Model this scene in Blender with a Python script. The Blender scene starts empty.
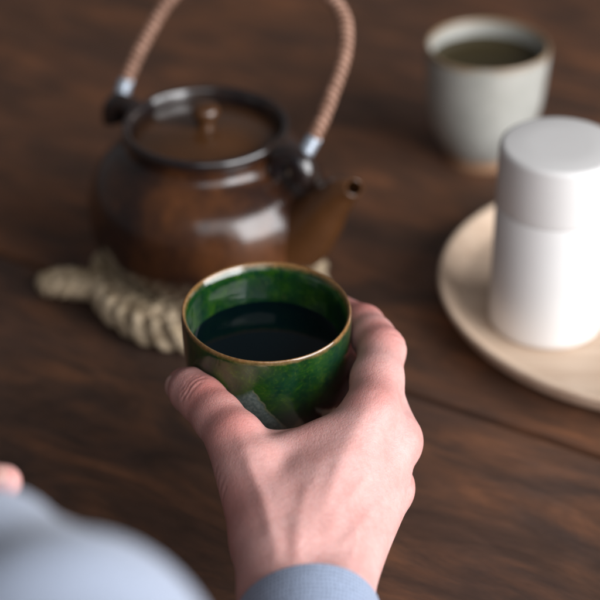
import bpy, math, random
import numpy as np
from mathutils import Vector, Matrix

random.seed(4)
rng = np.random.default_rng(4)
R = math.radians
scene = bpy.context.scene
col = scene.collection

# ------------------------------------------------------------------ camera, light, exposure
cam_data = bpy.data.cameras.new('camera')
cam_data.sensor_width = 36.0
cam_data.sensor_fit = 'HORIZONTAL'
cam_data.lens = 105.0
cam_data.clip_start = 0.02
cam_data.clip_end = 50.0
cam_data.dof.use_dof = True
cam_data.dof.focus_distance = 0.757
cam_data.dof.aperture_fstop = 5.0
cam = bpy.data.objects.new('camera', cam_data)
cam.location = (0, 0, 0.55)
cam.rotation_euler = (R(90 - 33.5), 0, 0)
col.objects.link(cam)
scene.camera = cam

world = bpy.data.worlds.new('World')
scene.world = world
world.use_nodes = True
bg = world.node_tree.nodes['Background']
bg.inputs['Color'].default_value = (0.80, 0.79, 0.82, 1)
bg.inputs['Strength'].default_value = 0.115

def area_lamp(name, loc, target, sx, sy, power, color):
    l = bpy.data.lights.new(name, 'AREA')
    l.shape = 'RECTANGLE'; l.size = sx; l.size_y = sy; l.energy = power; l.color = color
    o = bpy.data.objects.new(name, l)
    o.location = loc
    d = Vector(target) - Vector(loc)
    o.rotation_euler = d.to_track_quat('-Z', 'Y').to_euler()
    col.objects.link(o)
    return o
area_lamp('window_light', (1.72, -0.22, 0.80), (0.0, 0.78, 0.05), 2.2, 1.5, 86, (0.97, 0.98, 1.0))
area_lamp('fill_light', (0.75, -1.20, 1.20), (0.0, 0.7, 0.05), 2.4, 1.7, 22, (0.97, 0.98, 1.0))  # soft fill added in front to brighten the hand and broaden the window light

vs = scene.view_settings
vs.view_transform = 'Standard'
vs.look = 'None'
vs.exposure = 0.0
vs.gamma = 1.0
scene.render.engine = 'CYCLES'

# ------------------------------------------------------------------ helpers
def link(o, parent=None):
    col.objects.link(o)
    if parent is not None:
        o.parent = parent
    return o

def mesh_obj(name, verts, faces, mat, parent=None, smooth=True):
    me = bpy.data.meshes.new(name)
    me.from_pydata([tuple(v) for v in verts], [], [tuple(int(i) for i in f) for f in faces])
    me.update()
    if smooth:
        me.polygons.foreach_set('use_smooth', [True] * len(me.polygons))
    if mat: me.materials.append(mat)
    return link(bpy.data.objects.new(name, me), parent)

def thing(name, label, cat, loc=(0, 0, 0), rot=(0, 0, 0), group=None):
    o = bpy.data.objects.new(name, None)
    o.empty_display_size = 0.02
    o.location = loc; o.rotation_euler = rot
    o['label'] = label; o['category'] = cat
    if group: o['group'] = group
    return link(o)

def catmull(pts, n):
    """dense smooth curve through pts (any dimension), n samples per span"""
    p = np.asarray(pts, float)
    p = np.vstack([2 * p[0] - p[1], p, 2 * p[-1] - p[-2]])
    out = []
    for i in range(1, len(p) - 2):
        for t in np.linspace(0, 1, n, endpoint=False):
            a, b, c, d = p[i - 1], p[i], p[i + 1], p[i + 2]
            out.append(0.5 * (2 * b + (c - a) * t + (2 * a - 5 * b + 4 * c - d) * t ** 2 + (3 * b - a - 3 * c + d) * t ** 3))
    out.append(p[-2])
    return np.array(out)

def lathe(name, prof, mat, parent=None, seg=96, wob=0.0, seed=0, loc=(0, 0, 0)):
    """revolve a profile [(r,z)...] in mm; wob = hand-made unevenness in mm"""
    r_ = np.random.default_rng(seed)
    ph = r_.uniform(0, 6.28, 8)
    prof = np.asarray(prof, float)
    verts, faces = [], []
    n = len(prof)
    for j in range(seg):
        a = 2 * math.pi * j / seg
        for (r, z) in prof:
            d = wob * (math.sin(2 * a + ph[0] + z * .03) * .5 + math.sin(3 * a + ph[1] + z * .06) * .35 + math.sin(5 * a + ph[2] - z * .1) * .15)
            dz = wob * .5 * (math.sin(a + ph[3]) * .6 + math.sin(3 * a + ph[4]) * .4) * min(1, r / 15)
            k = min(1.0, r / 12)
            verts.append(((r + d * k) * math.cos(a) / 1000, (r + d * k) * math.sin(a) / 1000, (z + dz) / 1000))
    for j in range(seg):
        k = (j + 1) % seg
        for i in range(n - 1):
            faces.append((j * n + i, k * n + i, k * n + i + 1, j * n + i + 1))
    o = mesh_obj(name, verts, faces, mat, parent)
    import bmesh
    bm = bmesh.new(); bm.from_mesh(o.data)
    bmesh.ops.remove_doubles(bm, verts=bm.verts, dist=1e-6)
    bmesh.ops.dissolve_degenerate(bm, dist=1e-7, edges=bm.edges)
    bmesh.ops.recalc_face_normals(bm, faces=bm.faces)
    bm.to_mesh(o.data); bm.free()
    o.data.polygons.foreach_set('use_smooth', [True] * len(o.data.polygons))
    o.location = loc
    return o

def tube_mesh(path, radii, seg=16, squash=None, closed=False, cap=True, ref=(0, 0, 1), twist=None):
    """verts, faces of a tube along path (m); radii per point"""
    p = np.asarray(path, float); n = len(p)
    radii = np.broadcast_to(np.asarray(radii, float), (n,))
    t = np.gradient(p, axis=0)
    if closed:
        t = np.roll(p, -1, 0) - np.roll(p, 1, 0)
    t /= np.linalg.norm(t, axis=1)[:, None] + 1e-12
    ref = np.asarray(ref, float)
    u = np.cross(t[0], ref)
    if np.linalg.norm(u) < 1e-3: u = np.cross(t[0], (1, 0, 0))
    u /= np.linalg.norm(u)
    V, Fc = [], []
    for i in range(n):
        u = u - t[i] * (u @ t[i]); u /= np.linalg.norm(u)
        w = np.cross(t[i], u)
        for k in range(seg):
            a = 2 * math.pi * k / seg
            rk = radii[i] * (1 + twist[1] * (abs(math.cos(.5 * (twist[0] * a + twist[2] * i))) - .6)) if twist else radii[i]
            V.append(p[i] + rk * (u * math.cos(a) + w * math.sin(a)))
    m = n if closed else n - 1
    for i in range(m):
        i2 = (i + 1) % n
        for k in range(seg):
            k2 = (k + 1) % seg
            Fc.append((i * seg + k, i * seg + k2, i2 * seg + k2, i2 * seg + k))
    if cap and not closed:
        V.append(p[0]); V.append(p[-1])
        c0, c1 = len(V) - 2, len(V) - 1
        for k in range(seg):
            k2 = (k + 1) % seg
            Fc.append((c0, k2, k)); Fc.append((c1, (n - 1) * seg + k, (n - 1) * seg + k2))
    return V, Fc

# ------------------------------------------------------------------ material helpers
class NT:
    def __init__(self, name):
        self.m = bpy.data.materials.new(name); self.m.use_nodes = True
        self.t = self.m.node_tree; self.N = self.t.nodes; self.L = self.t.links
        self.b = self.N['Principled BSDF']
        self.co = self.N.new('ShaderNodeTexCoord')
    def set(self, **k):
        for a, v in k.items():
            self.b.inputs[a.replace('_', ' ')].default_value = v
    def mapping(self, scale=(1, 1, 1), loc=(0, 0, 0), rot=(0, 0, 0), src='Object'):
        n = self.N.new('ShaderNodeMapping')
        n.inputs['Scale'].default_value = scale; n.inputs['Location'].default_value = loc; n.inputs['Rotation'].default_value = rot
        self.L.new(self.co.outputs[src], n.inputs['Vector'])
        return n.outputs['Vector']
    def noise(self, vec, scale, detail=4, rough=.55, dist=0.0):
        n = self.N.new('ShaderNodeTexNoise')
        n.inputs['Scale'].default_value = scale; n.inputs['Detail'].default_value = detail
        n.inputs['Roughness'].default_value = rough; n.inputs['Distortion'].default_value = dist
        self.L.new(vec, n.inputs['Vector'])
        return n.outputs['Fac']
    def voronoi(self, vec, scale, feature='F1', out='Distance'):
        n = self.N.new('ShaderNodeTexVoronoi'); n.feature = feature
        n.inputs['Scale'].default_value = scale
        self.L.new(vec, n.inputs['Vector'])
        return n.outputs[out]
    def ramp(self, fac, stops):
        n = self.N.new('ShaderNodeValToRGB')
        e = n.color_ramp.elements
        while len(e) < len(stops): e.new(0.5)
        for i, (p, c) in enumerate(stops):
            e[i].position = p
            e[i].color = (c, c, c, 1) if isinstance(c, (int, float)) else (*c, 1)
        self.L.new(fac, n.inputs['Fac'])
        return n.outputs['Color']
    def mix(self, fac, a, b, mode='MIX'):
        n = self.N.new('ShaderNodeMix'); n.data_type = 'RGBA'; n.blend_type = mode
        for s, v in ((n.inputs[0], fac), (n.inputs[6], a), (n.inputs[7], b)):
            if isinstance(v, (int, float)): s.default_value = v
            elif isinstance(v, tuple): s.default_value = (*v, 1)
            else: self.L.new(v, s)
        return n.outputs[2]
    def math(self, op, a, b=0.0, c=None):
        n = self.N.new('ShaderNodeMath'); n.operation = op
        for i, v in enumerate((a, b, c)):
            if v is None: continue
            if isinstance(v, (int, float)): n.inputs[i].default_value = v
            else: self.L.new(v, n.inputs[i])
        return n.outputs[0]
    def sep(self, vec):
        n = self.N.new('ShaderNodeSeparateXYZ'); self.L.new(vec, n.inputs[0]); return n.outputs
    def attr(self, name):
        n = self.N.new('ShaderNodeAttribute'); n.attribute_name = name; return n.outputs
    def to(self, out, inp):
        self.L.new(out, self.b.inputs[inp])
    def bump(self, h, strength=.3, dist=.001, prev=None):
        n = self.N.new('ShaderNodeBump')
        n.inputs['Strength'].default_value = strength; n.inputs['Distance'].default_value = dist
        self.L.new(h, n.inputs['Height'])
        if prev is not None: self.L.new(prev, n.inputs['Normal'])
        self.L.new(n.outputs['Normal'], self.b.inputs['Normal'])
        return n.outputs['Normal']

# table wood
def wood_dark():
    w = NT('dark_wood')
    oi = w.N.new('ShaderNodeObjectInfo')
    g = w.mapping(scale=(1.0, 3.2, 3.2))
    add = w.N.new('ShaderNodeVectorMath'); add.operation = 'ADD'
    sc = w.N.new('ShaderNodeVectorMath'); sc.operation = 'SCALE'; sc.inputs[3].default_value = 7.0
    comb = w.N.new('ShaderNodeCombineXYZ')
    for i in range(3): w.L.new(oi.outputs['Random'], comb.inputs[i])
    w.L.new(comb.outputs[0], sc.inputs[0]); w.L.new(g, add.inputs[0]); w.L.new(sc.outputs[0], add.inputs[1])
    v = add.outputs[0]
    grain = w.noise(v, 9.0, 8, .66, 1.1)
    fine = w.noise(v, 38.0, 6, .65, .3)
    blot = w.noise(w.mapping(scale=(1, 2.2, 1), loc=(.31, .12, 0)), 8.0, 5, .62, .8)
    c = w.ramp(grain, [(.26, (.036, .024, .018)), (.46, (.085, .051, .034)), (.60, (.150, .078, .043)), (.78, (.25, .125, .063))])
    c = w.mix(w.ramp(blot, [(.40, 0.0), (.62, 1.0)]), w.mix(.55, c, (.036, .030, .029)), c)
    c = w.mix(.45, c, w.ramp(fine, [(.3, .25), (.7, .95)]), 'MULTIPLY')
    c = w.mix(1.0, c, oi.outputs['Color'], 'MULTIPLY')
    w.to(c, 'Base Color')
    w.to(w.ramp(fine, [(.25, .62), (.75, .44)]), 'Roughness')
    w.set(Specular_IOR_Level=.32)
    w.bump(w.math('ADD', grain, w.math('MULTIPLY', fine, .6)), .5, .0012)
    return w.m

def green_glaze():
    w = NT('green_glaze')
    o = w.mapping()
    z = w.sep(o)[2]
    n1 = w.noise(o, 90, 6, .65, .5)
    n2 = w.noise(o, 650, 5, .6)
    n3 = w.noise(w.mapping(scale=(1, 1, .45)), 55, 4, .6, 1.0)
    c = w.ramp(n1, [(.25, (.0015, .014, .007)), (.45, (.004, .032, .007)), (.60, (.015, .060, .005)), (.80, (.070, .12, .007))])
    c = w.mix(w.ramp(n3, [(.45, 0.0), (.68, .55)]), c, (.003, .034, .022))
    c = w.mix(w.ramp(n2, [(.50, 0.0), (.75, .25)]), c, (.09, .15, .012))
    # the glaze colour darkens towards the foot, thins to amber just under the lip
    zz = w.math('ADD', z, w.math('MULTIPLY', w.math('SUBTRACT', n1, .5), .022))
    c = w.mix(w.ramp(w.math('MULTIPLY', zz, 10.0), [(.22, .88), (.46, 0.0)]), c, (.004, .016, .012))
    zl = w.math('ADD', z, w.math('MULTIPLY', w.math('SUBTRACT', n1, .5), .004))
    rim = w.ramp(w.math('MULTIPLY', w.math('SUBTRACT', zl, .050), 60.0), [(.55, 0.0), (.62, .45), (.68, 1.0)])
    amber = w.mix(w.ramp(n2, [(.4, 0.0), (.6, 1.0)]), (.20, .092, .028), (.27, .145, .055))
    c = w.mix(rim, c, amber)
    # a grey-blue triangular patch with a tan right edge, low on the front
    xyz = w.sep(o)
    xs = w.math('ADD', w.math('ADD', xyz[0], .0055), w.math('MULTIPLY', w.math('SUBTRACT', n1, .5), .007))
    lim = w.math('MINIMUM', w.math('ADD', .046, w.math('MULTIPLY', xs, .72)), w.math('SUBTRACT', .046, w.math('MULTIPLY', xs, 1.7)))
    dlt = w.math('SUBTRACT', lim, w.math('ADD', z, w.math('MULTIPLY', w.math('SUBTRACT', n2, .5), .0012)))
    front = w.math('LESS_THAN', xyz[1], -.02)
    pm = w.math('MULTIPLY', w.ramp(w.math('MULTIPLY', dlt, 200.0), [(.0, 0.0), (.75, .92)]), front)
    edge = w.math('MULTIPLY', w.ramp(w.math('MULTIPLY', dlt, 200.0), [(.05, 0.0), (.25, .8), (.55, 0.0)]), w.math('MULTIPLY', front, w.math('GREATER_THAN', xs, 0.0)))
    c = w.mix(pm, c, w.mix(w.ramp(n2, [(.42, 0.0), (.62, 1.0)]), (.075, .105, .100), (.15, .185, .175)))
    c = w.mix(w.math('MULTIPLY', edge, .6), c, (.24, .21, .13))
    w.to(c, 'Base Color')
    w.set(Roughness=.10, Specular_IOR_Level=.6, Coat_Weight=.6, Coat_Roughness=.04)
    h = w.math('ADD', w.noise(o, 70, 3), w.math('MULTIPLY', n2, .15))
    w.bump(h, .22, .0016)
    return w.m

def tea_mat(name, c):
    w = NT(name)
    w.set(Base_Color=(*c, 1), Roughness=.03, Specular_IOR_Level=.5, IOR=1.33)
    w.bump(w.noise(w.mapping(), 40, 2), .03, .001)
    return w.m

def brown_glaze(name='amber_brown_glaze', k=1.0):
    w = NT(name)
    o = w.mapping()
    n1 = w.noise(w.mapping(scale=(1, 1, .6)), 24, 5, .62, .15)
    n2 = w.noise(o, 160, 5, .6)
    c = w.ramp(n1, [(.30, (.010, .007, .008)), (.45, (.034, .014, .009)), (.58, (.085, .031, .012)), (.76, (.16, .055, .017))])
    c = w.mix(.35, c, w.ramp(n2, [(.3, .2), (.7, 1.0)]), 'MULTIPLY')
    c = w.mix(k, (.105, .042, .013), c)
    w.to(c, 'Base Color')
    w.set(Roughness=.24, Specular_IOR_Level=.5, Coat_Weight=.5, Coat_Roughness=.13)
    w.bump(w.noise(o, 60, 4), .18, .002)
    return w.m

def dark_glaze():
    w = NT('dark_iron_glaze')
    o = w.mapping()
    n1 = w.noise(o, 60, 5, .6)
    w.to(w.ramp(n1, [(.35, (.010, .008, .010)), (.65, (.035, .020, .014))]), 'Base Color')
    w.set(Roughness=.18, Specular_IOR_Level=.6, Coat_Weight=.8, Coat_Roughness=.08)
    w.bump(n1, .15, .001)
    return w.m

def rattan():
    w = NT('rattan')
    n = w.noise(w.mapping(), 240, 4)
    w.to(w.ramp(n, [(.3, (.21, .105, .065)), (.7, (.52, .30, .215))]), 'Base Color')
    w.set(Roughness=.42)
    w.bump(n, .4, .0006)
    return w.m

def plain(name, c, rough, spec=.5, metal=0.0, nscale=80, var=.12, bump=.1, bd=.0006):
    w = NT(name)
    n = w.noise(w.mapping(), nscale, 5, .6)
    lo = tuple(x * (1 - var) for x in c); hi = tuple(min(1, x * (1 + var)) for x in c)
    w.to(w.ramp(n, [(.3, lo), (.7, hi)]), 'Base Color')
    w.set(Roughness=rough, Specular_IOR_Level=spec, Metallic=metal)
    w.bump(n, bump, bd)
    return w.m

def celadon():
    w = NT('pale_grey_glaze')
    o = w.mapping()
    z = w.sep(o)[2]
    n = w.noise(o, 45, 5)
    n2 = w.noise(o, 300, 3)
    c = w.ramp(n, [(.3, (.345, .345, .315)), (.7, (.475, .47, .435))])
    zl = w.math('ADD', z, w.math('MULTIPLY', w.math('SUBTRACT', n, .5), .008))
    c = w.mix(w.ramp(w.math('MULTIPLY', w.math('SUBTRACT', zl, .07), 80.0), [(.50, 0.0), (.76, .9)]), c, (.24, .15, .075))
    c = w.mix(w.ramp(w.math('MULTIPLY', zl, 50.0), [(.36, 1.0), (.44, 0.0)]), c, (.42, .25, .15))
    w.to(c, 'Base Color')
    w.set(Roughness=.28, Specular_IOR_Level=.5)
    w.bump(n2, .1, .0006)
    return w.m

def pale_wood():
    w = NT('pale_wood')
    v = w.mapping(scale=(1, 9, 9), rot=(0, 0, R(25)))
    n = w.noise(v, 22, 6, .6, .6)
    w.to(w.ramp(n, [(.3, (.56, .40, .285)), (.7, (.73, .565, .43))]), 'Base Color')
    w.set(Roughness=.45, Specular_IOR_Level=.35)
    w.bump(n, .2, .0006)
    return w.m

def straw():
    w = NT('straw')
    n = w.noise(w.mapping(), 260, 5, .65)
    n2 = w.noise(w.mapping(), 40, 3)
    c = w.ramp(n, [(.3, (.22, .145, .08)), (.68, (.80, .64, .45))])
    c = w.mix(w.ramp(n2, [(.45, 0.0), (.7, .5)]), c, (.34, .24, .12))
    w.to(c, 'Base Color')
    w.set(Roughness=.75, Specular_IOR_Level=.2)
    w.bump(n, .8, .0012)
    return w.m

def fabric(name, c):
    w = NT(name)
    o = w.mapping(src='UV', scale=(1, 1, 1))
    n = w.noise(w.mapping(), 700, 3, .7)
    wv = w.N.new('ShaderNodeTexWave'); wv.inputs['Scale'].default_value = 11; wv.inputs['Distortion'].default_value = 3.5
    wv.inputs['Detail'].default_value = 2
    wv2 = w.N.new('ShaderNodeTexWave'); wv2.inputs['Scale'].default_value = 9; wv2.bands_direction = 'Y'; wv2.inputs['Distortion'].default_value = 3.5
    w.L.new(o, wv.inputs['Vector']); w.L.new(o, wv2.inputs['Vector'])
    h = w.math('MULTIPLY', wv.outputs['Fac'], wv2.outputs['Fac'])
    hh = w.math('ADD', h, n)
    w.to(w.ramp(hh, [(.25, tuple(x * .55 for x in c)), (1.1, tuple(x * 1.3 for x in c))]), 'Base Color')
    w.set(Roughness=.9, Specular_IOR_Level=.15, Sheen_Weight=.25)
    w.bump(hh, .5, .0005)
    return w.m

def skin():
    w = NT('skin')
    o = w.mapping()
    red = w.attr('redness')['Fac']
    n1 = w.noise(o, 70, 5, .6)
    n2 = w.noise(o, 420, 4, .65)
    c = w.ramp(n1, [(.3, (.64, .335, .305)), (.7, (.73, .435, .405))])
    c = w.mix(w.math('MULTIPLY', red, .85), c, (.58, .18, .155))
    c = w.mix(w.ramp(n2, [(.35, .20), (.6, 0.0)]), c, (.45, .20, .16))
    w.to(c, 'Base Color')
    w.set(Subsurface_Weight=.38, Subsurface_Scale=.004, Roughness=.47, Specular_IOR_Level=.42)
    w.b.inputs['Subsurface Radius'].default_value = (1.0, .35, .2)
    v1 = w.voronoi(w.mapping(scale=(1, .6, 1)), 900, 'DISTANCE_TO_EDGE')
    v2 = w.voronoi(w.mapping(scale=(.7, 1, 1), rot=(.4, .3, .5)), 420, 'DISTANCE_TO_EDGE')
    p = w.bump(w.ramp(v1, [(0.0, 0.0), (.25, 1.0)]), .16, .0003)
    p = w.bump(w.ramp(v2, [(0.0, 0.0), (.12, 1.0)]), .12, .0004, p)
    w.bump(n2, .2, .0006, p)
    return w.m

M = dict(core=plain('dark_cane_core', (.16, .08, .05), .6), wood=wood_dark(), green=green_glaze(), tea=tea_mat('black_tea', (.0006, .0055, .008)), tea2=tea_mat('olive_tea', (.055, .042, .018)),
         brown=brown_glaze(), amber=brown_glaze('light_amber_glaze', .35), dark=dark_glaze(), rattan=rattan(), silver=plain('pale_metal_wrap', (.50, .55, .62), .3, .6, .6),
         inner=plain('raw_clay_inside', (.03, .02, .015), .6), celadon=celadon(), white=plain('white_paper', (.72, .70, .685), .42, .4, 0, 60, .012, .05),
         pale=pale_wood(), straw=straw(), sleeve=fabric('grey_blue_knit', (.30, .36, .49)), sleeve2=fabric('pale_blue_cotton', (.41, .465, .59)),
         skin=skin(), nail=plain('fingernail', (.66, .38, .33), .28, .5, 0, 60, .05, .02))

# ------------------------------------------------------------------ table of wide planks
TABLE_ANG = R(-30.4)
table = thing('wooden_table', 'dark brown stained wooden table of wide planks under the tea things', 'table', (0, 0.75, 0), (0, 0, TABLE_ANG))
def plank(y0, y1, x0, x1, th, seed):
    """one board, slightly cupped, with rounded worn long edges"""
    r_ = np.random.default_rng(seed)
    nx = 60
    bev = .0034
    prof = [(y0 + .0014, -th), (y0 + .0014, -bev * 1.6), (y0 + bev * .55, -bev * .5), (y0 + bev * 1.8, 0)]
    inner = np.linspace(y0 + .02, y1 - .02, 6)
    prof += [(y, 0) for y in inner]
    prof += [(y1 - bev * 1.8, 0), (y1 - bev * .55, -bev * .5), (y1 - .0014, -bev * 1.6), (y1 - .0014, -th)]
    V, Fc = [], []
    n = len(prof)
    ph = r_.uniform(0, 6.28, 4)
    for i in range(nx + 1):
        x = x0 + (x1 - x0) * i / nx
        for k, (y, z) in enumerate(prof):
            e = .0005 * (math.sin(x * 23 + ph[0]) + .6 * math.sin(x * 61 + ph[1])) if k < 3 or k > n - 4 else 0
            dz = -.00035 * (1 + math.sin(x * 31 + ph[2])) if k in (2, 3, n - 3, n - 4) else 0
            V.append((x, y + (abs(e) if k < 3 else -abs(e)) * (e != 0), z + dz))
    for i in range(nx):
        for k in range(n):
            k2 = (k + 1) % n
            Fc.append((i * n + k, (i + 1) * n + k, (i + 1) * n + k2, i * n + k2))
    Fc.append(tuple(range(n))); Fc.append(tuple(nx * n + k for k in reversed(range(n))))
    o = mesh_obj('plank', V, Fc, M['wood'], table, smooth=False)
    import bmesh
    bm = bmesh.new(); bm.from_mesh(o.data); bmesh.ops.recalc_face_normals(bm, faces=bm.faces); bm.to_mesh(o.data); bm.free()
    return o
# seam offset measured across the boards from the table's origin
S0 = 0.672 - 0.75 * math.cos(TABLE_ANG)
for i, (a, b) in enumerate([(-.80, -.50), (-.50, -.26), (-.26, 0.0), (0.0, .54), (.54, .84)]):
    p = plank(S0 + a, S0 + b, -1.3, 1.3, .032, 20 + i)
    p.color = [(.9, .9, .9, 1), (.95, .9, .9, 1), (1.30, 1.10, 1.04, 1), (1.75, 1.36, 1.14, 1), (1.2, 1.0, .9, 1)][i]

# ------------------------------------------------------------------ round pale wooden plate and tea canister
plate = thing('round_plate', 'round pale wooden plate with a raised rim under the white canister', 'plate', (0.1945, 0.8225, 0.0))
pp = catmull([(0, 0.3), (80, 0.3), (104, 0.3), (113, 3), (119, 8), (122.5, 14), (123.3, 16.2), (122.3, 17.6), (120.3, 17.4), (117, 14.6), (111, 10.2), (104, 8.2), (80, 7.8), (40, 7.8), (0, 7.8)], 5)
lathe('dish', pp * np.array([.948, 1.0]), M['pale'], plate, 128)

can = thing('tea_canister', 'plain white cylindrical tea canister standing on the round plate', 'canister', (0.1352, 0.8002, 0.0081))
lathe('body', [(0, 0), (29, 0), (30.4, .4), (31.2, 1.4), (31.3, 4), (31.7, 74.6), (31.3, 75.0), (0, 75.0)], M['white'], can, 96)
lid = lathe('lid', [(0, 0), (31.4, 0), (31.75, .3), (31.8, .8), (31.8, 30.5), (31.4, 32.3), (30.2, 33.4), (28.5, 33.8), (15, 34.0), (0, 34.0)], M['white'], can, 96, loc=(0, 0, .0756))

# ------------------------------------------------------------------ pale tea cup at the back
gcup = thing('tea_cup', 'pale grey glazed tea cup with brown lip and bare clay foot behind canister', 'cup', (0.1172, 0.9995, 0.0), (0, 0, R(20)))
gp = catmull([(0, 3), (17, 3), (19, .2), (21.5, 0), (22.6, 1.2), (22.8, 6.5), (24.5, 9.5), (28.8, 16), (33.6, 27), (36.6, 42), (38.0, 60), (38.8, 76), (38.5, 79.6), (37.4, 80.4), (36.2, 79), (35.5, 72), (34.4, 55), (32.6, 38), (28.5, 24), (20, 14), (0, 10)], 5)
lathe('bowl', gp, M['celadon'], gcup, 96, .5, 5)
lathe('tea', [(0, 69.0), (34.0, 69.0), (35.5, 69.5)], M['tea2'], gcup, 64)

# ------------------------------------------------------------------ green cup held in the hand
CUP = np.array([-0.0152, 0.6597 + .0026, 0.0465])
TILT = R(2.4)
cup = thing('green_cup', 'small green glazed cup with an amber lip held in the right hand', 'cup', tuple(CUP), (TILT, 0, 0))
OUT = [(0, 3), (17, 3), (19.5, .3), (21.5, 0), (23, 1.5), (23.8, 5), (28.5, 8.5), (33, 14), (36.0, 23), (37.6, 35), (38.5, 48), (38.9, 57), (38.8, 60.2)]
INN = [(38.2, 61.6), (37.5, 61.4), (36.9, 60.5), (35.7, 57.9), (35.1, 55), (34.6, 50), (33.6, 44), (32.3, 35), (30, 25), (24.5, 13), (14, 8), (0, 7)]
cp = catmull(OUT + INN, 6)
lathe('bowl', cp, M['green'], cup, 160, .35, 2)
tea = lathe('tea', [(0, 43.6), (20, 43.6), (31.6, 43.6), (32.6, 43.8), (33.2, 44.2), (33.75, 45.1)], M['tea'], cup, 96)
tea.rotation_euler = (-TILT, 0, 0)
tea.location = (0, -.0436 * math.sin(TILT) * 0, 0)

# ------------------------------------------------------------------ straw trivet
TPC = np.array([-0.0518, 0.8537, 0.0])
triv = thing('straw_trivet', 'braided straw ring trivet with a hanging loop under the teapot', 'trivet', (TPC[0] - .001, TPC[1] - .010, 0))
def braid_ring(rad, amp_r, amp_z, zc, turns, rs, n=600, name='strand'):
    for s in range(3):
        P, rr = [], []
        for i in range(n):
            t = 2 * math.pi * i / n
            p = turns * t + s * 2 * math.pi / 3
            r = rad + amp_r * math.sin(p)
            z = zc + amp_z * math.sin(2 * p)
            P.append((r * math.cos(t) / 1000, r * math.sin(t) / 1000, z / 1000))
            rr.append(rs / 1000 * (1 + .10 * math.sin(17 * t + s) + .07 * math.sin(41 * t + 2 * s)))
        V, Fc = tube_mesh(P, rr, 21, closed=True, twist=(3, .20, .22))
        mesh_obj(name, V, Fc, M['straw'], triv)
braid_ring(57, 7.6, 3.8, 7.6, 11, 4.6)
braid_ring(40, 6.0, 2.8, 7.4, 9, 4.6)
# the hanging loop on the left: a doubled cord, bound where it leaves the ring
lp = []
for i in range(90):
    t = i / 89
    a = -math.pi * .88 + 2 * math.pi * .88 * t
    lp.append((-77 - 15 * math.cos(a), -4 + 5.2 * math.sin(a) + .25 * 15 * (math.cos(a) - 1), 7 + 1.2 * math.sin(9 * t)))
lp = np.array(lp)
for k in range(2):
    q = lp.copy()
    ph = np.linspace(0, 40, len(q)) + k * math.pi
    nrm = np.cross(np.gradient(q, axis=0), (0, 0, 1)); nrm /= np.linalg.norm(nrm, axis=1)[:, None]
    q = q + nrm * (np.cos(ph) * 2.6)[:, None] + np.array([0, 0, 1]) * (np.sin(ph) * 2.4)[:, None]
    V, Fc = tube_mesh(q / 1000, .0042, 21, twist=(3, .20, .5))
    mesh_obj('hanging_loop', V, Fc, M['straw'], triv)

# ------------------------------------------------------------------ teapot
AX = R(-33)
tp = thing('teapot', 'glossy brown glazed teapot with arched rattan handle and short spout', 'teapot', (TPC[0], TPC[1], 0.0158), (0, 0, AX))
tprof = catmull([(0, 3), (36, 3), (39, .3), (42, 0), (51, 1.5), (60, 9), (65.8, 21), (67.4, 34), (66.2, 47), (60.5, 58.5), (52, 66), (45.6, 70), (43.2, 74.5), (44.2, 79), (45.3, 82), (45.4, 84), (44.2, 85.2), (42.6, 84.4), (41.4, 81), (41.0, 77), (40.2, 75.4), (36.5, 75), (36.5, 72), (43, 67), (57, 54), (62, 36), (57, 18), (46, 7), (0, 6)], 5)
lathe('body', tprof, M['brown'], tp, 128, .5, 8)
# dark thick glaze rolled over the rim
lathe('rim', catmull([(44.6, 80.0), (45.7, 82), (45.9, 84.2), (44.4, 85.8), (42.4, 84.9), (41.1, 81.2), (40.7, 77.2)], 5), M['dark'], tp, 128, .5, 8)
lid = lathe('lid', catmull([(0, 73), (35, 73), (35, 75.6), (39.4, 75.8), (40.4, 76.6), (39.8, 77.6), (33, 79.4), (22, 81.6), (10, 83.2), (0, 83.4)], 5), M['amber'], tp, 96, .3, 3)
lathe('knob', catmull([(0, 82.6), (5.2, 82.6), (5.0, 85.5), (5.4, 88), (7.6, 91), (8.0, 93.6), (6.4, 96.2), (3, 97.2), (0, 97.4)], 5), M['amber'], lid, 48, .2, 4)
# spout along +x of the pot
sp = catmull([(50, 0, 28), (62, 0, 36), (72, 0, 48), (80, 0, 60), (88, 0, 69.5), (96, 0, 75)], 8)
sr = catmull([(23,), (20,), (16,), (12.5,), (9.4,), (7.0,)], 8)[:, 0]
V, Fc = tube_mesh(sp / 1000, sr / 1000, 28, cap=False, ref=(0, 1, 0))
n0 = len(sp); sg = 28
def cut_lip(vs):
    # the mouth is cut level rather than square to the spout
    for i in range(n0 - 7, n0):
        f = (i - (n0 - 8)) / 7
        for k in range(sg):
            q = vs[i * sg + k]; q[2] += .75 * f * (q[0] - sp[i][0] / 1000)
cut_lip(V)
Vi, Fi = tube_mesh(sp / 1000, (sr - 2.4 + .9 * np.linspace(0, 1, len(sr)) ** 3) / 1000, 28, cap=False, ref=(0, 1, 0))
cut_lip(Vi)
off = len(V); V = V + Vi
Fc = Fc + [tuple(off + i for i in reversed(f)) for f in Fi]
for k in range(sg):
    k2 = (k + 1) % sg
    Fc.append(((n0 - 1) * sg + k, (n0 - 1) * sg + k2, off + (n0 - 1) * sg + k2, off + (n0 - 1) * sg + k))
mesh_obj('spout', V, Fc, M['amber'], tp)
# lugs: thick clay ears standing on the shoulder
for s in (-1, 1):
    P = []
    for a in np.linspace(-.35, math.pi + .55, 26):
        P.append(((s * (56 + 8.5 * math.cos(a))) / 1000, 0, (72 + 10.5 * math.sin(a)) / 1000))
    rr = [.0052 + .0018 * abs(math.cos(a)) for a in np.linspace(-.35, math.pi + .55, 26)]
    V, Fc = tube_mesh(P, rr, 16, ref=(0, 1, 0))
    mesh_obj('lug', V, Fc, M['dark'], tp)
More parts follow.
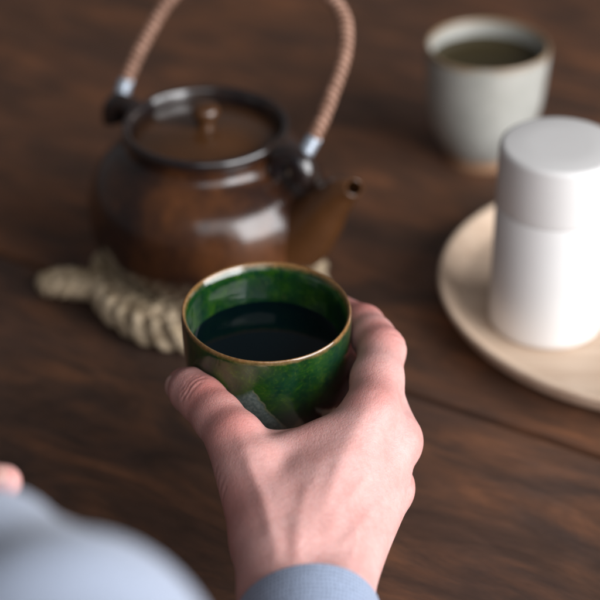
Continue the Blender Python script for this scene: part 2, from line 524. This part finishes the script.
# handle: arch through both lugs, leaning back
LEAN = R(46)
def arch(sw):
    return np.array([(s, w * math.sin(LEAN), 79 + w * math.cos(LEAN)) for s, w in sw]) / 1000
full = catmull([(-58, -2), (-62, 6), (-63.5, 22), (-63, 42), (-59.5, 66), (-49, 86), (-26, 98), (0, 102), (26, 98), (49, 86), (59.5, 66), (62.5, 42), (63.5, 22), (62, 6), (58, -2)], 14)
hp = arch(full)
V, Fc = tube_mesh(hp, .0029, 14, ref=(0, 1, 0))
handle = mesh_obj('handle', V, Fc, M['core'], tp)
# dense resample for the wrapping
d = np.r_[0, np.cumsum(np.linalg.norm(np.diff(hp, axis=0), axis=1))]
def sample(s): return np.array([np.interp(s, d, hp[:, k]) for k in range(3)]).T
def coil(name, s0, s1, pitch, rad, minor, mat):
    turns = (s1 - s0) / pitch
    n = int(turns * 14)
    s = np.linspace(s0, s1, n)
    c = sample(s); t = np.gradient(c, axis=0); t /= np.linalg.norm(t, axis=1)[:, None]
    nn = np.array([0, math.cos(LEAN), -math.sin(LEAN)])
    u = np.cross(t, nn); u /= np.linalg.norm(u, axis=1)[:, None]
    a = np.linspace(0, turns * 2 * math.pi, n)[:, None]
    q = c + rad * (np.cos(a) * u + np.sin(a) * nn)
    V, Fc = tube_mesh(q, minor, 6)
    return mesh_obj(name, V, Fc, mat, handle)
coil('rattan_wrap', .018, d[-1] - .018, .0036, .0030, .0014, M['rattan'])
for a, b in ((.004, .0185), (d[-1] - .0185, d[-1] - .004)):
    coil('end_binding', a, b, .0017, .0034, .0012, M['silver'])

# ------------------------------------------------------------------ hands: smooth blended volume, surface-netted
def smin(a, b, k):
    h = np.maximum(k - np.abs(a - b), 0) / k
    return np.minimum(a, b) - h * h * h * k / 6.0

class Field:
    def __init__(self, lo, hi, h):
        self.lo = np.array(lo, float); self.h = h
        self.n = np.ceil((np.array(hi) - self.lo) / h).astype(int) + 1
        self.f = np.full(self.n, 30.0, np.float32)
    def box(self, pts, m):
        a = np.floor((np.min(pts, 0) - m - self.lo) / self.h).astype(int).clip(0, self.n - 1)
        b = np.ceil((np.max(pts, 0) + m - self.lo) / self.h).astype(int).clip(0, self.n - 1) + 1
        sl = tuple(slice(i, j) for i, j in zip(a, b))
        g = np.meshgrid(*[(np.arange(i, j) * self.h + l).astype(np.float32) for i, j, l in zip(a, b, self.lo)], indexing='ij')
        return sl, g
    def cone(self, A, B, ra, rb, k=5.0):
        A = np.array(A, float); B = np.array(B, float)
        sl, (X, Y, Z) = self.box(np.array([A, B]), max(ra, rb) + 2.2 * k + 3)
        d = B - A; L2 = max(d @ d, 1e-6)
        t = (((X - A[0]) * d[0] + (Y - A[1]) * d[1] + (Z - A[2]) * d[2]) / L2).clip(0, 1)
        q = np.sqrt((X - A[0] - t * d[0]) ** 2 + (Y - A[1] - t * d[1]) ** 2 + (Z - A[2] - t * d[2]) ** 2) - (ra + (rb - ra) * t)
        self.f[sl] = smin(self.f[sl], q, k)
    def chain(self, pts, rad, k=4.0):
        for i in range(len(pts) - 1):
            self.cone(pts[i], pts[i + 1], rad[i], rad[i + 1], k)
    def ball(self, c, r, k=6.0):
        self.cone(c, np.array(c) + (0.01, 0, 0), r, r, k)
    def mesh(self):
        f = self.f; lo = self.lo; h = self.h
        s = f < 0
        c = np.zeros(np.array(f.shape) - 1, np.int8)
        for i in (0, 1):
            for j in (0, 1):
                for k in (0, 1):
                    c += s[i:f.shape[0] - 1 + i, j:f.shape[1] - 1 + j, k:f.shape[2] - 1 + k]
        act = (c > 0) & (c < 8)
        idx = np.argwhere(act)
        num = -np.ones(act.shape, np.int64); num[act] = np.arange(len(idx))
        acc = np.zeros((len(idx), 3)); cnt = np.zeros(len(idx))
        corners = [(i, j, k) for i in (0, 1) for j in (0, 1) for k in (0, 1)]
        val = {q: f[idx[:, 0] + q[0], idx[:, 1] + q[1], idx[:, 2] + q[2]] for q in corners}
        for q in corners:
            for ax in range(3):
                if q[ax]: continue
                q2 = list(q); q2[ax] = 1; q2 = tuple(q2)
                a, b = val[q], val[q2]
                m = (a < 0) != (b < 0)
                t = np.where(m, a / np.where(m, a - b, 1), 0)
                p = np.array(q, float)[None].repeat(len(idx), 0); p[:, ax] += t
                acc[m] += p[m]; cnt += m
        V = (idx + acc / cnt[:, None]) * h + lo
        F = []
        for ax in range(3):
            o = [k for k in range(3) if k != ax]
            a = np.take(s, range(f.shape[ax] - 1), ax); b = np.take(s, range(1, f.shape[ax]), ax)
            e = np.argwhere(a != b)
            ok = np.all([(e[:, o[0]] > 0), (e[:, o[1]] > 0), (e[:, o[0]] < f.shape[o[0]] - 1), (e[:, o[1]] < f.shape[o[1]] - 1)], 0)
            e = e[ok]
            flip = a[tuple(e.T)]
            def at(d0, d1):
                g = e.copy(); g[:, o[0]] += d0; g[:, o[1]] += d1
                return num[tuple(g.T)]
            q = np.stack([at(-1, -1), at(0, -1), at(0, 0), at(-1, 0)], 1)
            if ax == 1: flip = ~flip
            q[~flip] = q[~flip][:, ::-1]
            F.append(q)
        return V, np.vstack(F)

def laplace(V, F, it, lam=.5):
    n = len(V)
    e = np.vstack([F[:, [i, (i + 1) % 4]] for i in range(4)])
    e = np.vstack([e, e[:, ::-1]])
    deg = np.bincount(e[:, 0], minlength=n)[:, None]
    for k in range(it):
        for l in (lam, -lam * 1.04):
            S = np.stack([np.bincount(e[:, 0], V[e[:, 1], i], n) for i in range(3)], 1)
            V = V + l * (S / deg - V)
    return V

def normals(V, F):
    n = np.cross(V[F[:, 2]] - V[F[:, 0]], V[F[:, 3]] - V[F[:, 1]])
    N = np.stack([np.bincount(F.ravel(), np.repeat(n[:, i], 4), len(V)) for i in range(3)], 1)
    return N / (np.linalg.norm(N, axis=1)[:, None] + 1e-12)

def seg_dist(V, pts):
    """distance to a polyline"""
    best = np.full(len(V), 1e9)
    for A, B in zip(pts[:-1], pts[1:]):
        d = B - A
        t = ((V - A) @ d / (d @ d + 1e-9)).clip(0, 1)
        best = np.minimum(best, np.linalg.norm(V - A - t[:, None] * d, axis=1))
    return best

def snap(V, pts):
    return np.array([V[np.argmin(np.linalg.norm(V - p, axis=1))] for p in np.asarray(pts, float)])

person = thing('person', 'person in grey-blue sleeves, right hand gripping the green cup', 'person', (0.0, 0.42, 0.0))
PO = np.array([0.0, 0.42, 0.0])

# right hand, all in mm
T = dict(cmc=(-14, 552, 66), mcp=(-28, 597, 83), ip=(-43.5, 624, 84), tip=(-52, 638.5, 81))
I = dict(mcp=(31.5, 612, 87), pip=(37.3, 652, 91), dip=(30, 676, 88.5), tip=(17, 697, 84))
MI = dict(mcp=(41.0, 611, 71), pip=(37, 655, 68), dip=(27, 679, 66), tip=(11, 696, 63))
RI = dict(mcp=(37.5, 600, 54), pip=(34, 647, 53), dip=(24, 668, 52), tip=(10, 684, 51))
LI = dict(mcp=(27, 586, 42), pip=(26, 622, 39), dip=(20, 640, 38.5), tip=(10, 654, 38.5))
H_ = .75
fd = Field((-78, 478, 20), (66, 722, 118), H_)
fd.chain([(-7, 470, 62), (-7.5, 520, 64), (-7, 545, 67)], [15, 15, 16], 8)
fd.chain([(13, 470, 58), (13.5, 520, 60), (14, 545, 61)], [15, 15, 16], 8)
fd.cone((-2, 540, 69), (29, 606, 85), 15.5, 11.5, 9)
fd.cone((5, 540, 66), (40, 606, 71), 15.5, 11.5, 9)
fd.cone((10, 538, 61), (38, 598, 55), 15, 11, 9)
fd.cone((11, 536, 56), (26, 584, 44), 15, 11, 9)
# thenar mass, first web
fd.cone((-12, 550, 62), (-6, 590, 68), 15, 11, 10)
fd.cone((-10, 554, 74), (12, 594, 79.5), 11.5, 10.5, 12)
fd.cone((-16, 585, 80), (18, 600, 82), 9, 9, 12)
fd.cone((-10, 540, 70), (-20, 580, 82), 11, 9, 12)
fd.cone((-20, 598, 77), (2, 602, 74), 8.5, 7.0, 10)
fd.cone((2, 602, 74), (26, 612, 80), 7.0, 9.5, 10)
# thumb
fd.chain([T['cmc'], T['mcp']], [14.4, 12.6], 8)
fd.cone((-12, 515, 64), T['cmc'], 12.5, 13.5, 8)
fd.chain([T['mcp'], (-36, 611, 84), T['ip'], (-48.5, 632, 83), T['tip']], [12.2, 11.0, 10.6, 10.2, 8.4], 4)
# fingers
for D, r, k in ((I, (11.6, 11.2, 10.3, 9.7, 9.0, 7.4), 7), (MI, (11.8, 9.8, 10.0, 8.6, 8.6, 7.2), 4), (RI, (11.0, 9.3, 9.4, 8.2, 8.2, 7.0), 4), (LI, (10.6, 8.3, 8.4, 7.2, 7.2, 6.2), 4)):
    m, p, dd, t = (np.array(D[q], float) for q in ('mcp', 'pip', 'dip', 'tip'))
    fd.chain([m, m * .5 + p * .5, p], r[:3], k)
    fd.chain([p, p * .5 + dd * .5, dd, t], r[2:], k - 1)
# dorsal knuckle heads
fd.ball((32, 610, 88.5), 10.2, 10)
fd.ball((42.5, 607, 73), 9.6, 11)
fd.ball((39.5, 595, 57), 9.0, 9)
fd.cone((14, 530, 60), (37, 590, 60), 15, 11, 10)
fd.cone((41, 612, 74), (36, 640, 80), 10, 9, 8)
# press the skin flat where it meets the cup
X, Y, Z = np.meshgrid(*[np.arange(n) * H_ + l for n, l in zip(fd.n, fd.lo)], indexing='ij')
cx, cy, cz = CUP * 1000
lx = X - cx; ly = (Y - cy) * math.cos(TILT) + (Z - cz) * math.sin(TILT); lz = -(Y - cy) * math.sin(TILT) + (Z - cz) * math.cos(TILT)
outp = catmull(OUT, 6)[18:]
rz = np.interp(lz, outp[:, 1], outp[:, 0])
cd = np.maximum(np.hypot(lx, ly) - rz, np.maximum(-lz, lz - 62))
cd = cd - 0.15
fd.f = (-smin(-fd.f, cd, 1.6)).astype(np.float32)
del X, Y, Z, lx, ly, lz, rz, cd
V, F = fd.mesh()
V = laplace(V, F, 6)
N = normals(V, F)
if np.mean(np.einsum('ij,ij->i', N, V - V.mean(0))) < 0:
    F = F[:, ::-1]; N = -N

def ridge(pts, h, w, taper=True):
    """raise (h>0) or crease (h<0) the skin along a line snapped to the surface"""
    global V
    P = snap(V, pts)
    P = catmull(P, 4) if len(P) > 2 else P
    q = seg_dist(V, P)
    g = h * np.exp(-(q / w) ** 2)
    if taper:
        e = np.minimum(np.linalg.norm(V - P[0], axis=1), np.linalg.norm(V - P[-1], axis=1))
        g *= np.clip(e / (abs(w) * 2.5), 0, 1)
    V = V + N * g[:, None]
# extensor tendons and veins on the back of the hand
ridge([(2, 528, 84), (14, 560, 92), (24, 588, 98), (32, 606, 100)], .45, 3.6)
ridge([(8, 530, 82), (24, 560, 86), (38, 590, 84), (46, 606, 82)], .4, 3.4)
ridge([(-12, 528, 84), (-15, 548, 86), (-22, 574, 92), (-28, 594, 96)], .4, 3.2)
ridge([(-25, 575, 94), (-15.5, 554, 90), (-12, 536, 87), (-9, 517, 84)], .45, 2.6)
ridge([(3, 562, 94), (0, 537, 89), (1, 516, 85)], .45, 2.8)
ridge([(-7, 550, 90), (-5.5, 536, 88), (-4, 518, 85)], -.3, 2.6)
ridge([(13, 577, 98), (9, 548, 92), (8, 530, 88)], -.35, 3.2)
ridge([(30, 575, 82), (22, 556, 84), (25, 540, 80), (20, 526, 78)], .35, 1.6)
ridge([(16, 530, 80), (30, 560, 74), (40, 582, 68)], .5, 2.6)
# thumb joint creases, skin folds
def ring_crease(c, ax, up, r, span, h, w, off=0.0):
    c = np.array(c, float); ax = np.array(ax, float); ax /= np.linalg.norm(ax)
    u = np.array(up, float); u -= ax * (u @ ax); u /= np.linalg.norm(u); v = np.cross(ax, u)
    pts = [c + ax * (off + .9 * math.sin(3 * a)) + r * (u * math.cos(a) + v * math.sin(a)) for a in np.linspace(-span, span, 7)]
    ridge(pts, h, w)
tax = np.array(T['tip']) - np.array(T['ip'])
tup = (-.35, -.35, .87)
for off, h, sp_ in ((-3.2, -.35, .55), (-.8, -.6, .8), (1.4, -.45, .7), (3.4, -.3, .5)):
    ring_crease(T['ip'], np.array(T['ip']) - np.array(T['mcp']) + tax, tup, 11, sp_, h, .75, off)
iax = np.array(I['dip']) - np.array(I['mcp'])
for off, h, sp_ in ((-3.0, -.25, .5), (0, -.35, .7), (2.6, -.25, .5)):
    ring_crease(I['pip'], iax, (.8, -.2, .6), 10.5, sp_, h, .8, off)
# fold lines at the thumb's root
for y in (566, 570.5, 575, 579):
    ridge([(-34, y, 84), (-36, y - 1, 76), (-37, y - 2, 68)], -.35, .8)
# crease between the middle and ring knuckles
ridge([(50, 604, 62), (46, 594, 62), (40, 582, 62)], -.9, 1.6)

red = np.zeros(len(V))
for c, r, a in (((33, 611, 98), 13, .55), ((52, 610, 76), 10, .35), ((-40, 620, 92), 15, .9), ((-30, 596, 92), 15, .75), ((-26, 560, 74), 18, .5), ((38, 655, 99), 13, .7), ((28, 680, 96), 14, .9), ((-52, 640, 82), 15, .9), ((4, 598, 84), 16, .4), ((48, 598, 56), 9, .5)):
    red = np.maximum(red, a * np.exp(-(np.linalg.norm(V - c, axis=1) / r) ** 2))

def skin_obj(name, V, F, red, parent):
    o = mesh_obj(name, V / 1000 - PO, F, M['skin'], parent)
    at = o.data.attributes.new('redness', 'FLOAT', 'POINT')
    at.data.foreach_set('value', red.astype(np.float32))
    return o
hand = skin_obj('hand', V, F, red, person)
hand['label'] = 'right hand with thumb and fingers closed round the green cup'

def nail(c, ax, up, r, length, half, parent):
    """curved nail plate lying on the back of a finger end"""
    c = np.array(c, float); ax = np.array(ax, float); ax /= np.linalg.norm(ax)
    u = np.array(up, float); u -= ax * (u @ ax); u /= np.linalg.norm(u); v = np.cross(ax, u)
    Vn, Fn = [], []
    na, nb = 13, 13
    for layer in (0, 1):
        for i in range(na):
            s = -1 + 2 * i / (na - 1)
            for j in range(nb):
                t = -1 + 2 * j / (nb - 1)
                w = half * (1 - .22 * max(0, abs(s)) ** 3)
                a = t * w
                rr = r + (.35 if layer == 0 else -.9) - .5 * max(0, s) ** 2 - .5 * abs(t) ** 4
                ll = length * .5 * (s - .10 * t * t * s)
                Vn.append((c + ax * ll + rr * (u * math.cos(a) + v * math.sin(a))) / 1000 - PO)
    q = na * nb
    for i in range(na - 1):
        for j in range(nb - 1):
            a = i * nb + j
            Fn.append((a, a + 1, a + nb + 1, a + nb)); Fn.append((q + a, q + a + nb, q + a + nb + 1, q + a + 1))
    edge = [j for j in range(nb)] + [i * nb + nb - 1 for i in range(1, na)] + [(na - 1) * nb + j for j in range(nb - 2, -1, -1)] + [i * nb for i in range(na - 2, 0, -1)]
    for a, b in zip(edge, edge[1:] + edge[:1]):
        Fn.append((a, q + a, q + b, b))
    o = mesh_obj('fingernail', Vn, Fn, M['nail'], parent)
    return o
tc = np.array(T['ip']) * .22 + np.array(T['tip']) * .78
nail(tc, tax, (-.86, -.35, .22), 9.4, 12.5, .72, hand)

# ------------------------------------------------------------------ sleeves
def sleeve(name, path, rads, mat, parent, seed, seg=72, nl=60, flat=.85, folds=1.0, rib=0.0):
    """cloth tube with a rolled cuff at its first point, soft folds further along"""
    r_ = np.random.default_rng(seed)
    P = catmull(path, max(2, nl // (len(path) - 1)))
    rr = catmull([(x,) for x in rads], max(2, nl // (len(path) - 1)))[:, 0]
    n = len(P)
    t = np.gradient(P, axis=0); t /= np.linalg.norm(t, axis=1)[:, None]
    ph = r_.uniform(0, 6.28, 12)
    rows = [(0, -3.2), (0, -1.6)] + [(i, 0.0) for i in range(n)]
    V, Fc, uv = [], [], []
    L = np.r_[0, np.cumsum(np.linalg.norm(np.diff(P, axis=0), axis=1))]
    for q, (i, inset) in enumerate(rows):
        u = np.cross(t[i], (0, 0, 1)); u /= np.linalg.norm(u); w = np.cross(u, t[i])
        for k in range(seg):
            a = 2 * math.pi * k / seg
            l = L[i]
            fo = folds * min(1, max(0, l - 6) / 40) * (2.2 * math.sin(l / 13 + 1.6 * math.sin(a + ph[0]) + ph[1]) + 1.5 * math.sin(l / 7.5 - 2 * math.sin(a * 1 + ph[2]) + ph[3]) + 1.6 * math.sin(2 * a + l / 40 + ph[4]))
            fo += .8 * folds * math.sin(3 * a + ph[5] + l / 30)
            r = rr[i] + fo + inset
            c = P[i]
            if q == 0: c = P[0] + t[0] * 10
            if q == 1: c = P[0] + t[0] * .6
            if q == 2: c = P[0] + t[0] * .4; 
            V.append((c + r * (u * math.cos(a) + w * math.sin(a) * flat)) / 1000 - PO)
            uv.append((a * rr[i] / 60, l / 60))
    m = len(rows)
    for i in range(m - 1):
        for k in range(seg):
            k2 = (k + 1) % seg
            Fc.append((i * seg + k, (i + 1) * seg + k, (i + 1) * seg + k2, i * seg + k2))
    V.append(P[-1] / 1000 - PO); uv.append((0, 0))
    for k in range(seg):
        Fc.append(((m - 1) * seg + k, len(V) - 1, (m - 1) * seg + (k + 1) % seg))
    o = mesh_obj(name, V, Fc, mat, parent)
    ul = o.data.uv_layers.new(name='UVMap')
    li = np.zeros(len(o.data.loops), np.int64); o.data.loops.foreach_get('vertex_index', li)
    ul.data.foreach_set('uv', np.array(uv, np.float32)[li].ravel())
    import bmesh
    bm = bmesh.new(); bm.from_mesh(o.data); bmesh.ops.recalc_face_normals(bm, faces=bm.faces); bm.to_mesh(o.data); bm.free()
    sb = o.modifiers.new('smooth', 'SUBSURF'); sb.levels = 1; sb.render_levels = 2
    return o
s1 = sleeve('sleeve', [(3.2, 512, 63), (5, 488, 61), (12, 430, 54), (26, 340, 50), (42, 250, 50)], [29, 30.5, 36, 42, 46], M['sleeve'], person, 3, flat=.95, folds=.6)
s1['label'] = 'grey-blue knitted sleeve cuff round the right wrist'

# left arm, nearer the camera, hand mostly out of the picture
LS = [(-127, 384, 184), (-95, 355, 198), (-70, 334, 207), (-58, 298, 217), (-54, 190, 232)]
s2 = sleeve('sleeve', LS, [40, 43, 46, 48, 54], M['sleeve2'], person, 12, flat=.95, folds=1.1)
s2['label'] = 'pale blue sleeve of the left arm'
lf = Field((-225, 335, 90), (-70, 525, 235), 1.1)
lf.chain([(-92, 352, 199), (-129, 386, 182), (-150, 412, 171)], [27, 23, 22], 8)
lf.chain([(-146, 408, 173), (-160, 444, 157)], [20, 15], 10)
lf.chain([(-152, 410, 168), (-180, 440, 146)], [20, 15], 10)
for pts, rad in (([(-160, 450, 157), (-152, 489, 142), (-132, 500, 140), (-109, 499.4, 139)], (12, 9.5, 8, 6.8)),
                 ([(-174, 450, 150), (-166, 490, 134), (-146, 502, 128), (-130, 498, 126)], (12, 9.5, 8.4, 7)),
                 ([(-186, 442, 142), (-180, 482, 124), (-162, 494, 118), (-146, 488, 116)], (11.5, 9, 8, 6.8)),
                 ([(-192, 430, 136), (-190, 462, 118), (-176, 472, 112), (-162, 467, 110)], (11, 8, 7.4, 6.2)),
                 ([(-138, 404, 176), (-126, 430, 170), (-126, 452, 160), (-130, 470, 150)], (14, 11, 9.5, 8))):
    lf.chain(pts, rad, 5)
V2, F2 = lf.mesh()
V2 = laplace(V2, F2, 5)
N2 = normals(V2, F2)
if np.mean(np.einsum('ij,ij->i', N2, V2 - V2.mean(0))) < 0: F2 = F2[:, ::-1]
h2 = skin_obj('hand', V2, F2, np.clip(1 - np.linalg.norm(V2 - np.array([-108, 499, 136]), axis=1) / 25, 0, 1) * .4, person)
h2['label'] = 'left hand with only a fingertip showing past the sleeve'
nail((-112, 499.6, 139.2), (1, 0, 0), (-.1, -.35, .95), 7.0, 10, .75, h2)
